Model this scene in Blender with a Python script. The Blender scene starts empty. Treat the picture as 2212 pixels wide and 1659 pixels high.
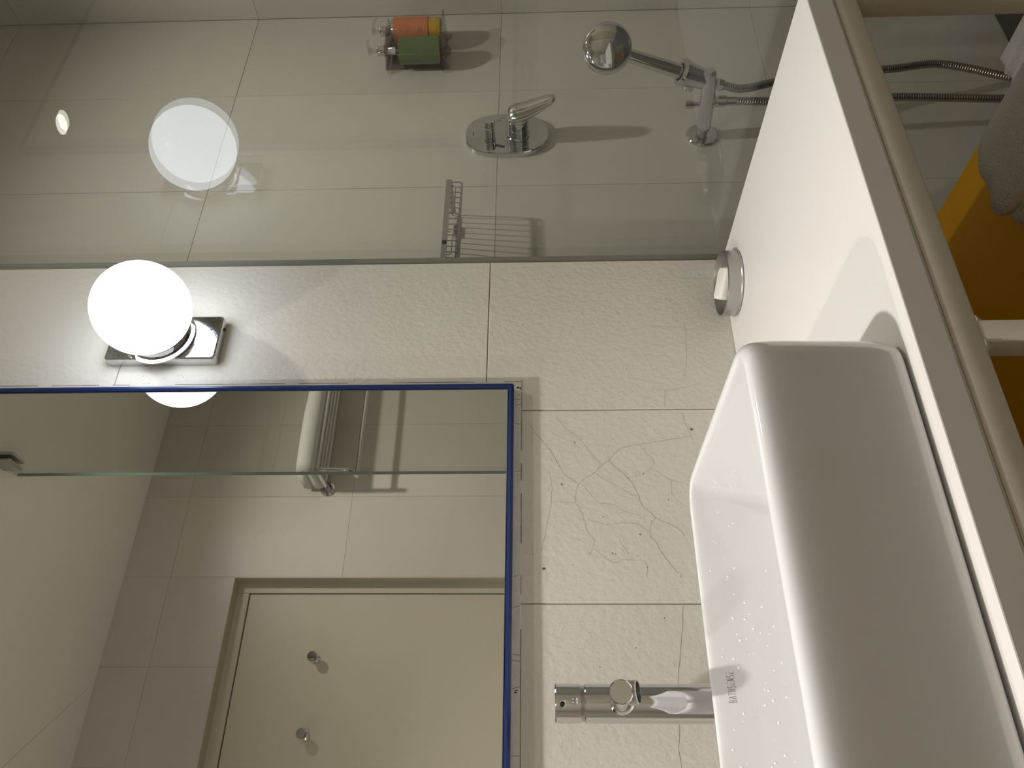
import bpy, bmesh, math, random
from mathutils import Vector, Matrix
random.seed(7)
S = bpy.context.scene
C = S.collection
PI = math.pi

# ---------------------------------------------------------------- camera
# world: mirror wall is the plane y=0 (room at y<0), x to the right along it, z up, floor z=0
R_ = Vector((0.84777, -0.53029, -0.00889)); U_ = Vector((-0.01020, -0.03307, 0.99940)); F_ = Vector((0.53027, 0.84717, 0.03345))
cam = bpy.data.cameras.new('camera'); cam.sensor_width = 36; cam.sensor_fit = 'HORIZONTAL'
cam.lens = 1707.2 / 2212 * 36; cam.clip_start = 0.02
co = bpy.data.objects.new('camera', cam); C.objects.link(co); S.camera = co
CX, CY, CZ = -U_, R_, -F_                      # the phone was held on its side: image right is downwards
co.matrix_world = Matrix(((CX.x, CY.x, CZ.x, 0), (CX.y, CY.y, CZ.y, -1.056), (CX.z, CY.z, CZ.z, 1.118), (0, 0, 0, 1)))

# ---------------------------------------------------------------- world, exposure
w = bpy.data.worlds.new('world'); S.world = w; w.use_nodes = True
w.node_tree.nodes['Background'].inputs[0].default_value = (0.9, 0.85, 0.78, 1)
w.node_tree.nodes['Background'].inputs[1].default_value = 0.02
S.view_settings.view_transform = 'Standard'; S.view_settings.look = 'None'
S.view_settings.exposure = 0.0; S.view_settings.gamma = 1.0; S.view_settings.use_curve_mapping = False
GLOBE = 6.8
# downlights, the last an added fill light: x, y, spot watts, colour, beam angle, label
DOWN = [(-0.078, -0.548, 93.0, (1.0, 0.965, 0.94), 110, 'round halogen downlight in the ceiling above the white basin'),
        (1.22, -0.75, 47.0, (1.0, 0.955, 0.91), 156, 'round halogen downlight in the ceiling inside the glazed shower'),
        (-1.15, -0.48, 62.0, (1.0, 0.94, 0.87), 160, 'unseen fill light added in downlight form to the ceiling nearest the left wall')]  # unseen lamp, added to lift the ceiling, door wall and upper shower

# ---------------------------------------------------------------- helpers
def nodes(name):
    m = bpy.data.materials.new(name); m.use_nodes = True
    nt = m.node_tree; return m, nt, nt.nodes['Principled BSDF']
def mat(name, col, rough=0.5, metal=0.0, bump=0.0, scale=40, spec=0.5, var=0.0, coat=0.0, trans=0.0, emis=None, estr=0.0, detail=3, stretch=None, vscale=3.0):
    m, nt, b = nodes(name)
    b.inputs['Base Color'].default_value = (*col, 1); b.inputs['Roughness'].default_value = rough
    b.inputs['Metallic'].default_value = metal; b.inputs['Specular IOR Level'].default_value = spec
    b.inputs['Coat Weight'].default_value = coat; b.inputs['Coat Roughness'].default_value = 0.05
    b.inputs['Transmission Weight'].default_value = trans
    if emis: b.inputs['Emission Color'].default_value = (*emis, 1); b.inputs['Emission Strength'].default_value = estr
    tc = nt.nodes.new('ShaderNodeTexCoord'); src = tc.outputs['Object']
    if stretch:
        mp = nt.nodes.new('ShaderNodeMapping'); mp.inputs['Scale'].default_value = stretch
        nt.links.new(src, mp.inputs[0]); src = mp.outputs[0]
    if var > 0:
        n = nt.nodes.new('ShaderNodeTexNoise'); n.inputs['Scale'].default_value = vscale; n.inputs['Detail'].default_value = 5
        nt.links.new(src, n.inputs['Vector'])
        mx = nt.nodes.new('ShaderNodeMix'); mx.data_type = 'RGBA'
        mx.inputs[6].default_value = (*[max(0, c * (1 - var)) for c in col], 1)
        mx.inputs[7].default_value = (*[min(1, c * (1 + var)) for c in col], 1)
        nt.links.new(n.outputs[0], mx.inputs[0]); nt.links.new(mx.outputs[2], b.inputs['Base Color'])
    if bump > 0:
        n = nt.nodes.new('ShaderNodeTexNoise'); n.inputs['Scale'].default_value = scale; n.inputs['Detail'].default_value = detail
        nt.links.new(src, n.inputs['Vector'])
        bp = nt.nodes.new('ShaderNodeBump'); bp.inputs['Strength'].default_value = 1.0; bp.inputs['Distance'].default_value = bump
        nt.links.new(n.outputs[0], bp.inputs['Height']); nt.links.new(bp.outputs[0], b.inputs['Normal'])
    return m

def tile_material(name, col, rough, dist, spec=0.4):
    """stoneware: soft stone relief, faint per-tile tone differences, cloudy stains"""
    m, nt, b = nodes(name); L = nt.links.new; N = nt.nodes.new
    b.inputs['Roughness'].default_value = rough; b.inputs['Specular IOR Level'].default_value = spec
    ge = N('ShaderNodeNewGeometry'); oi = N('ShaderNodeObjectInfo')
    n1 = N('ShaderNodeTexNoise'); n1.inputs['Scale'].default_value = 4; n1.inputs['Detail'].default_value = 6; L(ge.outputs['Position'], n1.inputs['Vector'])
    mr = N('ShaderNodeMapRange'); mr.inputs[3].default_value = 0.93; mr.inputs[4].default_value = 1.06; L(n1.outputs[0], mr.inputs[0])
    m2 = N('ShaderNodeMapRange'); m2.inputs[3].default_value = 0.97; m2.inputs[4].default_value = 1.03; L(oi.outputs['Random'], m2.inputs[0])
    mu = N('ShaderNodeMath'); mu.operation = 'MULTIPLY'; L(mr.outputs[0], mu.inputs[0]); L(m2.outputs[0], mu.inputs[1])
    vm = N('ShaderNodeVectorMath'); vm.operation = 'SCALE'; vm.inputs[0].default_value = col; L(mu.outputs[0], vm.inputs['Scale'])
    L(vm.outputs[0], b.inputs['Base Color'])
    mp = N('ShaderNodeMapping'); mp.inputs['Rotation'].default_value = (0, 0.5, 0); mp.inputs['Scale'].default_value = (1, 1, 0.8); L(ge.outputs['Position'], mp.inputs[0])
    n2 = N('ShaderNodeTexNoise'); n2.inputs['Scale'].default_value = 120; n2.inputs['Detail'].default_value = 4; n2.inputs['Roughness'].default_value = 0.55; L(mp.outputs[0], n2.inputs['Vector'])
    n3 = N('ShaderNodeTexNoise'); n3.inputs['Scale'].default_value = 14; n3.inputs['Detail'].default_value = 2; L(mp.outputs[0], n3.inputs['Vector'])
    ad = N('ShaderNodeMath'); ad.operation = 'MULTIPLY_ADD'; ad.inputs[1].default_value = 1.0; L(n3.outputs[0], ad.inputs[0]); L(n2.outputs[0], ad.inputs[2])
    bp = N('ShaderNodeBump'); bp.inputs['Strength'].default_value = 1; bp.inputs['Distance'].default_value = dist
    L(ad.outputs[0], bp.inputs['Height']); L(bp.outputs[0], b.inputs['Normal'])
    return m

def glass_material(name, tint, rough=0.0, ior=1.5):
    m = bpy.data.materials.new(name); m.use_nodes = True; nt = m.node_tree; nt.nodes.clear()
    o = nt.nodes.new('ShaderNodeOutputMaterial'); t = nt.nodes.new('ShaderNodeBsdfTransparent'); g = nt.nodes.new('ShaderNodeBsdfGlossy')
    f = nt.nodes.new('ShaderNodeFresnel'); x = nt.nodes.new('ShaderNodeMixShader')
    t.inputs[0].default_value = (*tint, 1); g.inputs['Roughness'].default_value = rough; mr_ = nt.nodes.new('ShaderNodeMapRange'); mr_.inputs[3].default_value = ior; mr_.inputs[4].default_value = 1 / ior
    ge = nt.nodes.new('ShaderNodeNewGeometry'); nt.links.new(ge.outputs['Backfacing'], mr_.inputs[0]); nt.links.new(mr_.outputs[0], f.inputs[0])
    nt.links.new(f.outputs[0], x.inputs[0]); nt.links.new(t.outputs[0], x.inputs[1]); nt.links.new(g.outputs[0], x.inputs[2])
    nt.links.new(x.outputs[0], o.inputs[0]); return m

def obj(name, bm, m, parent=None, smooth=False, loc=None):
    me = bpy.data.meshes.new(name); bmesh.ops.recalc_face_normals(bm, faces=bm.faces); bm.to_mesh(me); bm.free()
    for mm in (m if isinstance(m, (list, tuple)) else [m]): me.materials.append(mm)
    if smooth:
        me.polygons.foreach_set('use_smooth', [True] * len(me.polygons))
    o = bpy.data.objects.new(name, me); C.objects.link(o)
    if parent: o.parent = parent
    if loc: o.location = loc
    if smooth == 'auto':
        md = o.modifiers.new('edges', 'EDGE_SPLIT'); md.split_angle = math.radians(21)
    return o
def thing(name, label, cat, group=None):
    o = bpy.data.objects.new(name, None); o.empty_display_size = .05; C.objects.link(o); tag(o, label, cat, group); return o
def tag(o, label, cat, group=None):
    o['label'] = label; o['category'] = cat
    if group: o['group'] = group
    return o
def base(o, loc):
    """put an Empty at the thing's base, its parts staying where they were built"""
    o.location = loc
    for ch in o.children: ch.location = ch.location - Vector(loc)
    return o
def box(bm, x0, x1, y0, y1, z0, z1, bev=0.0, seg=2):
    r = bmesh.ops.create_cube(bm, size=1); vs = r['verts']
    for v in vs:
        v.co = Vector(((x0 + x1) / 2 + v.co.x * (x1 - x0), (y0 + y1) / 2 + v.co.y * (y1 - y0), (z0 + z1) / 2 + v.co.z * (z1 - z0)))
    if bev > 0:
        es = list({e for v in vs for e in v.link_edges})
        bmesh.ops.bevel(bm, geom=es, offset=bev, segments=seg, affect='EDGES', profile=0.5)
def nb(): return bmesh.new()
def frame_of(d):
    d = Vector(d).normalized(); a = Vector((0, 0, 1)) if abs(d.z) < 0.9 else Vector((1, 0, 0))
    u = d.cross(a).normalized(); return u, d.cross(u).normalized()
def tube(bm, pts, r, n=16, cap=True, closed=False):
    """sweep a circle along pts; r may be a list"""
    pts = [Vector(p) for p in pts]; rs = r if isinstance(r, (list, tuple)) else [r] * len(pts)
    rings = []; N_ = len(pts)
    d0 = (pts[1] - pts[0]).normalized(); u, v = frame_of(d0)
    for i, p in enumerate(pts):
        if closed: d = (pts[(i + 1) % N_] - pts[i - 1]).normalized()
        elif i == 0: d = d0
        elif i == N_ - 1: d = (pts[-1] - pts[-2]).normalized()
        else: d = (pts[i + 1] - pts[i - 1]).normalized()
        u = (u - d * u.dot(d)).normalized(); v = d.cross(u)
        rings.append([bm.verts.new(p + (u * math.cos(2 * PI * k / n) + v * math.sin(2 * PI * k / n)) * rs[i]) for k in range(n)])
    for i in range(N_ if closed else N_ - 1):
        a, b = rings[i], rings[(i + 1) % N_]
        for k in range(n): bm.faces.new((a[k], a[(k + 1) % n], b[(k + 1) % n], b[k]))
    if cap and not closed:
        bm.faces.new(rings[0][::-1]); bm.faces.new(rings[-1])
def lathe(bm, prof, origin, axis, n=40):
    """prof: list of (radius, distance along axis)"""
    o = Vector(origin); d = Vector(axis).normalized(); u, v = frame_of(d); rings = []
    for r, h in prof:
        if r < 1e-6: rings.append([bm.verts.new(o + d * h)])
        else: rings.append([bm.verts.new(o + d * h + (u * math.cos(2 * PI * k / n) + v * math.sin(2 * PI * k / n)) * r) for k in range(n)])
    for a, b in zip(rings, rings[1:]):
        for k in range(n):
            k2 = (k + 1) % n
            if len(a) == 1 and len(b) == 1: continue
            if len(a) == 1: bm.faces.new((a[0], b[k], b[k2]))
            elif len(b) == 1: bm.faces.new((a[k], a[k2], b[0]))
            else: bm.faces.new((a[k], a[k2], b[k2], b[k]))
def rrect(x0, x1, y0, y1, r, n=8):
    """rounded rectangle, counter-clockwise points"""
    out = []
    for cx, cy, a0 in ((x1 - r, y1 - r, 0), (x0 + r, y1 - r, PI / 2), (x0 + r, y0 + r, PI), (x1 - r, y0 + r, 1.5 * PI)):
        for k in range(n + 1):
            a = a0 + PI / 2 * k / n; out.append((cx + r * math.cos(a), cy + r * math.sin(a)))
    return out
def loft(bm, loops, cap0=True, cap1=True):
    rs = [[bm.verts.new(p) for p in l] for l in loops]
    for a, b in zip(rs, rs[1:]):
        for k in range(len(a)): bm.faces.new((a[k], a[(k + 1) % len(a)], b[(k + 1) % len(a)], b[k]))
    if cap0: bm.faces.new(rs[0][::-1])
    if cap1: bm.faces.new(rs[-1])
def smooth_path(pts, n=8):
    """Catmull-Rom"""
    P = [Vector(p) for p in pts]; P = [2 * P[0] - P[1]] + P + [2 * P[-1] - P[-2]]; out = []
    for i in range(1, len(P) - 2):
        for k in range(n):
            t = k / n; a, b, c, d = P[i - 1], P[i], P[i + 1], P[i + 2]
            out.append(0.5 * ((2 * b) + (c - a) * t + (2 * a - 5 * b + 4 * c - d) * t * t + (3 * b - a - 3 * c + d) * t ** 3))
    out.append(P[-2]); return out

# ---------------------------------------------------------------- materials
M = {}
M['tile'] = tile_material('stone_tile', (0.63, 0.605, 0.545), 0.5, 0.0013, .25)
M['tile_smooth'] = tile_material('shower_tile', (0.60, 0.575, 0.515), 0.30, 0.0003)
M['tile_back'] = tile_material('entrance_tile', (0.54, 0.505, 0.44), 0.38, 0.0003)
M['grout'] = mat('grout', (0.36, 0.32, 0.26), 0.9, bump=.0005, scale=200)
M['plaster'] = mat('patching_plaster', (0.60, 0.58, 0.53), 0.75, bump=.001, scale=120, var=.18, vscale=30)
M['ceiling'] = mat('ceiling_paint', (0.86, 0.805, 0.73), 0.75, bump=.0004, scale=60, var=.03)
M['floor'] = mat('floor_stone', (0.05, 0.047, 0.043), 0.4, bump=.0005, scale=50, var=.15)
M['dark_floor'] = mat('dark_slate', (0.025, 0.027, 0.025), 0.35, bump=.0015, scale=70, var=.3)
M['door'] = mat('cream_door_paint', (0.50, 0.45, 0.34), 0.42, bump=.0002, scale=90, var=.02)
M['gap'] = mat('dark_gap', (0.03, 0.025, 0.02), 0.9)
M['crack'] = mat('crack_dirt', (0.20, 0.17, 0.12), 0.9, var=.1)
M['faintcrack'] = mat('faint_crack', (0.36, 0.33, 0.27), 0.9, var=.1)
M['stain'] = mat('stain', (0.17, 0.12, 0.06), 0.8, var=.1)
M['chrome'] = mat('chrome', (0.68, 0.68, 0.685), 0.05, 1.0)
M['chrome_dull'] = mat('worn_chrome', (0.60, 0.60, 0.61), 0.11, 1.0, bump=.0002, scale=120, var=.15, vscale=60)
M['satin'] = mat('satin_steel', (0.48, 0.47, 0.45), 0.28, 1.0, bump=.00005, scale=300)
M['hose'] = mat('hose_steel', (0.34, 0.33, 0.32), 0.22, 1.0)
M['dark_metal'] = mat('dark_socket', (0.02, 0.02, 0.02), 0.5, 0.3)
M['ceramic'] = mat('white_glazed_ceramic', (0.675, 0.665, 0.655), 0.06, spec=0.6, coat=0.3)
M['counter'] = mat('white_solid_surface', (0.74, 0.715, 0.68), 0.28, bump=.0001, scale=30, var=.012)
M['frame'] = mat('cream_powder_coat', (0.62, 0.56, 0.47), 0.38, bump=.0003, scale=40, var=.02)
M['yellow'] = mat('yellow_laminate', (0.74, 0.36, 0.004), 0.5, spec=.2, var=.04)
M['towel'] = mat('white_terry', (0.72, 0.70, 0.66), 0.95, bump=.0025, scale=420, spec=.1, detail=2, var=.04, vscale=20)
M['blue'] = mat('blue_trim', (0.005, 0.019, 0.10), 0.3, var=.15, vscale=15)
M['black'] = mat('black_seal', (0.015, 0.015, 0.02), 0.5)
M['soap'] = mat('white_soap', (0.80, 0.77, 0.70), 0.5, spec=.3)
M['glass'] = glass_material('shower_glass', (0.872, 0.886, 0.866))
M['silicone'] = mat('grey_silicone', (0.20, 0.20, 0.16), 0.6, bump=.0005, scale=60, var=.2)
M['glass_edge'] = mat('glass_edge', (0.16, 0.22, 0.18), 0.15, bump=.0002, scale=50)
M['clear'] = glass_material('clear_plastic', (0.93, 0.93, 0.92), .05, 1.45)
M['smoke'] = glass_material('smoky_acrylic', (0.83, 0.80, 0.79), .03, 1.49)
M['mirror'] = mat('mirror_silver', (0.91, 0.92, 0.90), 0.0, 1.0)
M['globe'] = mat('opal_glass_lit', (0.9, 0.9, 0.9), 0.2, emis=(0.84, 0.90, 1.0), estr=GLOBE)
M['chrome_satin'] = mat('soft_chrome', (0.70, 0.70, 0.69), 0.17, 1.0)
M['lens'] = mat('lit_lens', (0.9, 0.9, 0.9), 0.3, emis=(1.0, 0.95, 0.85), estr=25)
M['text'] = mat('printed_grey', (0.22, 0.21, 0.20), 0.5)
M['water'] = mat('glint_white_drop', (0.86, 0.87, 0.87), 0.02, spec=.8, coat=1.0, var=.02)  # opaque white puts the bright glints of clear drops into the colour
M['orange'] = mat('orange_label', (0.55, 0.19, 0.08), 0.45)
M['orange_print'] = mat('label_print_red', (0.45, 0.11, 0.05), 0.5)
M['pale_print'] = mat('label_print_pale', (0.80, 0.45, 0.30), 0.5)
M['amber'] = mat('amber_liquid', (0.68, 0.40, 0.02), 0.2, coat=.3)
M['green'] = mat('green_liquid', (0.105, 0.145, 0.055), 0.25, coat=.3)
M['lime'] = mat('lime_liquid', (0.42, 0.44, 0.03), 0.2, coat=.3)
M['white_plastic'] = mat('white_plastic', (0.75, 0.74, 0.72), 0.3)

# ================================================================ THE SETTING
CEIL = 2.565; XL = -2.10; XR = 1.7925; YF = -1.612; XW = 0.9120; YS = 0.10
def struct(name, bm, m, parent=None, label=None):
    o = obj(name, bm, m, parent)
    if not parent: o['kind'] = 'structure'
    if label: o['label'] = label
    return o
b = nb(); box(b, XL - .1, XR + .1, YF - .2, YS + .1, -.1, 0); fl = struct('floor', b, M['floor'], label='stone bathroom floor')
b = nb(); box(b, .945, XR - .001, YF + .004, YS - .001, 0.0, .035); struct('shower_floor', b, M['dark_floor'], fl)
b = nb(); box(b, XL - .1, XR + .1, YF - .2, YS + .1, CEIL, CEIL + .1); ce = struct('ceiling', b, M['ceiling'], label='cream painted ceiling')
b = nb()   # hairline crack running across the ceiling
pts = smooth_path([(-.75, -.55, CEIL), (-.35, -.72, CEIL), (-.02, -1.02, CEIL), (.22, -1.25, CEIL), (.50, -1.58, CEIL)], 5)
tube(b, pts, .0006, 4); obj('hairline_crack', b, M['faintcrack'], ce)

TH = .008
_tm = {}
def tile_mesh(wd, ht, m, seed=0):
    key = (round(wd, 4), round(ht, 4), m.name, seed)
    if key not in _tm:
        g = .0007 if m is M['tile'] else .0004; e = g
        bm = bmesh.new(); x0, x1, z0, z1 = g, wd - g, g, ht - g
        r = random.Random(seed * 31 + 5)
        # slightly uneven edge
        def ring(ins, y):
            out = []
            for (ax, az, bx, bz) in ((x0 + ins, z0 + ins, x1 - ins, z0 + ins), (x1 - ins, z0 + ins, x1 - ins, z1 - ins), (x1 - ins, z1 - ins, x0 + ins, z1 - ins), (x0 + ins, z1 - ins, x0 + ins, z0 + ins)):
                for k in range(6):
                    t = k / 6; j = .00035 * r.random() if k else 0
                    cx, cz = (x0 + x1) / 2, (z0 + z1) / 2
                    px, pz = ax + (bx - ax) * t, az + (bz - az) * t
                    px += j * (1 if cx > px else -1); pz += j * (1 if cz > pz else -1)
                    out.append((px, y, pz))
            return out
        loft(bm, [ring(0, TH), ring(0, e), ring(e, 0)], True, True)
        bmesh.ops.recalc_face_normals(bm, faces=bm.faces)
        me = bpy.data.meshes.new('tile'); bm.to_mesh(me); bm.free(); me.materials.append(m); _tm[key] = me
    return _tm[key]
ROWS = [0, .6, 1.2, 1.8, 2.4, CEIL]
def tiles(parent, org, ang, cols, m, holes=(), z_off=0.0, jit=.0006):
    """front faces of the tiles lie on the wall plane through org; u runs along local +x"""
    R3 = Matrix.Rotation(ang, 4, 'Z'); out = {}
    for i in range(len(cols) - 1):
        for j in range(len(ROWS) - 1):
            pieces = [(cols[i], cols[i + 1], ROWS[j], ROWS[j + 1])]
            for (h0, h1, hz0, hz1) in holes:
                np_ = []
                for (a, c, z0, z1) in pieces:
                    if c <= h0 + 1e-4 or a >= h1 - 1e-4 or z1 <= hz0 + 1e-4 or z0 >= hz1 - 1e-4: np_.append((a, c, z0, z1)); continue
                    if a < h0 - .004: np_.append((a, h0, z0, z1))
                    if c > h1 + .004: np_.append((h1, c, z0, z1))
                    a2, c2 = max(a, h0), min(c, h1)
                    if z0 < hz0 - .004: np_.append((a2, c2, z0, hz0))
                    if z1 > hz1 + .004: np_.append((a2, c2, hz1, z1))
                pieces = np_
            for (a, c, z0, z1) in pieces:
                o = bpy.data.objects.new('tile', tile_mesh(c - a, z1 - z0, m, (i + j) % 3)); C.objects.link(o)
                q = random.uniform(0, jit)
                o.matrix_world = Matrix.Translation(Vector(org)) @ R3 @ Matrix.Translation(Vector((a, q, z0)))
                o.parent = parent; out[(i, j)] = o
    return out

# wall carrying the mirror (front face of tiles y=0) and its step down to the shower wall
b = nb(); box(b, XL - .1, XW - .002, .0018, YS + .1, 0, CEIL); wall_back = struct('wall_back', b, M['grout'], label='tiled wall behind the basin and mirror')
cols = [XL] + [.0126 + .3 * k for k in range(-7, 4)]; cols[-1] = XW; cols = [c for c in cols if c >= XL]
MX0, MX1, MZ0, MZ1 = -.307, .652, 1.156, 2.139      # mirror outline
tiles(wall_back, (0, 0, 0), 0, cols, M['tile'], jit=0.0)
# shower wall, set back by 10 cm
b = nb(); box(b, XW, XR + .1, YS + .0012, YS + .2, 0, CEIL); wall_sh = struct('wall_shower', b, M['grout'], label='tiled shower wall behind the glass')
tiles(wall_sh, (0, YS, 0), 0, [.9130, 1.2025, 1.5025, XR], M['tile_smooth'])
b = nb(); box(b, XR + .0012, XR + .1, YF, YS + .1, 0, CEIL); wall_r = struct('wall_right', b, M['grout'], label='tiled right-hand shower wall')
tiles(wall_r, (XR, YS, 0), -PI / 2, [0, .3, .6, .9, 1.2, 1.5, YS - YF], M['tile_smooth'])
b = nb(); box(b, XL - .1, XL - .0012, YF, YS + .1, 0, CEIL); wall_l = struct('wall_left', b, M['grout'], label='tiled left-hand wall')
tiles(wall_l, (XL, YF, 0), PI / 2, [0, .3, .6, .9, 1.2, 1.5, -YF], M['tile_back'])
# wall opposite with the door opening
DX0, DX1, DZ = -.08, .874, 2.175
b = nb(); yb = YF - .0012
box(b, XL - .1, DX0, yb - .12, yb, 0, CEIL); box(b, DX1, XR + .1, yb - .12, yb, 0, CEIL); box(b, DX0, DX1, yb - .12, yb, DZ, CEIL)
wall_f = struct('wall_front', b, M['grout'], label='tiled wall with the door, seen in the mirror')
fc = sorted([-.874 - .3 * k for k in range(-7, 4)]); fc = [-XR] + [c for c in fc if -XR + .02 < c < -XL - .02] + [-XL]
tiles(wall_f, (0, YF, 0), PI, fc, M['tile_back'], holes=[(-DX1, -DX0, -1, DZ)])
# door: frame set 5 cm back, flush leaf, two robe hooks
YD = YF - .05
b = nb()
fw = .041
def bx4(b, x0, x1, y0, y1, z0, z1, bev=.0015): box(b, x0, x1, y0, y1, z0, z1, bev, 1)
bx4(b, DX1 - fw, DX1 + .01, YD - .07, YD, 0, DZ + .01); bx4(b, DX0 - .01, DX0 + fw, YD - .07, YD, 0, DZ + .01); bx4(b, DX0 + fw, DX1 - fw, YD - .07, YD, DZ - fw - .003, DZ + .01)
# reveal lining between tile face and frame
box(b, DX1 - .003, DX1, YD - .01, YF + .001, 0, DZ); box(b, DX0, DX0 + .003, YD - .01, YF + .001, 0, DZ); box(b, DX0 + .003, DX1 - .003, YD - .01, YF + .001, DZ - .003, DZ)
door = bpy.data.objects.new('door_1', None); C.objects.link(door); door['kind'] = 'structure'; door['label'] = 'flush cream door in its frame, seen in the mirror'
obj('door_frame', b, M['door'], door)
b = nb(); box(b, DX0 + fw, DX1 - fw, YD - .10, YD - .055, 0.0, DZ - fw); obj('door_gap', b, M['gap'], door)
b = nb(); bx4(b, DX0 + fw + .003, DX1 - fw - .0035, YD - .05, YD - .0015, .006, DZ - fw - .007); leaf = obj('door_leaf', b, M['door'], door)
for hx, hz in ((.612, 1.869), (.377, 1.869)):
    b = nb(); lathe(b, [(0, 0), (.016, 0), (.016, .004), (.007, .007), (.007, .022), (.012, .026), (.0165, .032), (.017, .042), (.014, .046), (0, .0465)], (hx, YD - .0015, hz), (0, 1, 0), 24)
    obj('robe_hook', b, M['chrome'], leaf, 'auto')
base(door, (.4, YD, 0)); door['kind'] = 'structure'

# strips of patching plaster round the mirror
def plaster(x0, x1, z0, z1):
    b = nb(); box(b, x0, x1, -.0009, .0002, z0, z1, .0003, 1); return b
tr = bpy.data.objects.new('trim_1', None); C.objects.link(tr); tr['kind'] = 'structure'; tr['label'] = 'narrow strip of patching plaster round the mirror'
for q in ((MX0 - .011, MX1 + .0125, MZ0 - .0115, MZ0 + .001), (MX1 - .001, MX1 + .0125, MZ0 + .001, MZ1 + .012), (MX0 - .011, MX1 - .001, MZ1 - .001, MZ1 + .012)):
    obj('plaster_strip', plaster(*q), M['plaster'], tr)
b = nb()
for p, q in (((MX1 + .0128, MZ0 - .0118), (MX1 + .0128, MZ1 + .012)), ((MX0, MZ0 - .0118), (MX1 + .0128, MZ0 - .0118))):
    n = 40
    for k in range(n):
        if random.random() < .25: continue
        a = Vector((p[0] + (q[0] - p[0]) * k / n, -.0006, p[1] + (q[1] - p[1]) * k / n)); c = Vector((p[0] + (q[0] - p[0]) * (k + 1.1) / n, -.0006, p[1] + (q[1] - p[1]) * (k + 1.1) / n))
        tube(b, [a, c], .0004 + .0004 * random.random(), 4)
for k in range(11):   # short cracks and chips across the strip under the mirror
    x = random.uniform(.05, .64); tube(b, [(x, -.0009, MZ0 - .011), (x + random.uniform(-.003, .003), -.0009, MZ0 - .001)], .00035, 4)
obj('dirty_joint', b, M['crack'], tr)
b = nb()
for (x, z, w_, h_) in ((.6555, 1.247, .0016, .006), (.6545, 1.497, .002, .012), (.6558, 1.52, .001, .02), (.6535, 1.15, .003, .004), (.64, 1.1485, .002, .0015), (.652, 1.1465, .004, .0018), (.1995, 1.1505, .0022, .0025), (.202, 1.149, .0012, .003)):
    box(b, x - w_ / 2, x + w_ / 2, -.0012, 0, z - h_ / 2, z + h_ / 2, .0003, 1)
obj('chip', b, M['gap'], tr)

# cracks and spots of the tiles under the mirror
CR1= [[(0.5914, 1.1361), (0.563, 1.1162), (0.5427, 1.1014), (0.526, 1.0923), (0.5115, 1.0852), (0.4993, 1.0763), (0.4881, 1.0605)], [(0.4881, 1.0605), (0.4971, 1.0507), (0.5041, 1.0394), (0.5194, 1.0239), (0.5259, 1.0153), (0.542, 1.0013), (0.5497, 0.9831), (0.5544, 0.9575), (0.5584, 0.9319), (0.5656, 0.891)], [(0.6031, 1.0918), (0.5811, 1.0779), (0.5615, 1.0557), (0.5444, 1.0451), (0.5298, 1.0346), (0.5194, 1.0239)], [(0.5259, 1.0153), (0.5131, 1.004), (0.4988, 0.9902), (0.4867, 0.982), (0.4709, 0.9759), (0.4553, 0.9717), (0.4427, 0.9602), (0.4351, 0.9537), (0.4275, 0.9385), (0.419, 0.9235), (0.4078, 0.9151)], [(0.5051, 1.0348), (0.4929, 1.0198), (0.4819, 1.0004), (0.4709, 0.9849), (0.4689, 0.9769)], [(0.4881, 1.0605), (0.4752, 1.0652), (0.4576, 1.0666)], [(0.4601, 1.0981), (0.4592, 1.0774), (0.4572, 1.0666), (0.4489, 1.0606), (0.4345, 1.0558), (0.4175, 1.052), (0.4035, 1.0429), (0.3916, 1.0443), (0.3816, 1.0491)], [(0.4881, 1.0565), (0.4722, 1.0444), (0.4584, 1.0324), (0.4554, 1.0128), (0.4448, 0.9956), (0.439, 0.9747)], [(0.4326, 1.0497), (0.4297, 1.0373), (0.4249, 1.0234), (0.4273, 1.0038), (0.4257, 0.981), (0.4145, 0.9634)], [(0.4351, 0.9537), (0.4266, 0.9606), (0.4098, 0.9634), (0.4006, 0.9567), (0.3878, 0.9517), (0.3698, 0.9405), (0.3583, 0.9331), (0.353, 0.9263), (0.3478, 0.9273)], [(0.5075, 1.1037), (0.4893, 1.1003), (0.4597, 1.1012), (0.4214, 1.1085), (0.3845, 1.116)], [(0.3898, 1.0427), (0.3699, 1.0177), (0.3738, 1.0037), (0.3734, 0.9865), (0.3707, 0.9721), (0.3478, 0.9731)], [(0.607, 0.8985), (0.5861, 0.8954), (0.5592, 0.888)], [(0.5128, 0.9553), (0.5056, 0.9422), (0.4955, 0.9304), (0.4894, 0.911)], [(0.4968, 0.9886), (0.5037, 0.968), (0.5128, 0.9553), (0.5261, 0.9487), (0.5376, 0.9589), (0.5502, 0.9672)], [(0.4025, 1.008), (0.3797, 0.9947)], [(0.4944, 0.9259), (0.4687, 0.9275)]]
CR2= [[(0.7711, 0.9372), (0.7689, 0.9014), (0.7668, 0.8781)], [(0.7806, 0.8767), (0.7263, 0.8796), (0.6936, 0.8831), (0.665, 0.8896)], [(0.6499, 0.947), (0.6474, 0.9183), (0.6503, 0.8943), (0.6584, 0.8644)], [(0.7139, 0.9419), (0.7119, 0.9122)], [(0.6465, 0.9197), (0.6189, 0.9248)]]
CR3= [[(0.3092, 0.9285), (0.2848, 0.9311), (0.2446, 0.9388), (0.2116, 0.9445), (0.1647, 0.9475), (0.1338, 0.9512), (0.1145, 0.9504)]]
ST= [(0.4104, 0.9769, 5), (0.3828, 1.0179, 4), (0.3792, 0.9835, 3), (0.5573, 1.0649, 3), (0.5547, 1.0639, 4), (0.5774, 0.8882, 9), (0.3611, 1.1128, 9), (0.4877, 1.0857, 6), (0.5037, 0.9656, 4), (0.4629, 0.9329, 4)]

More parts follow.
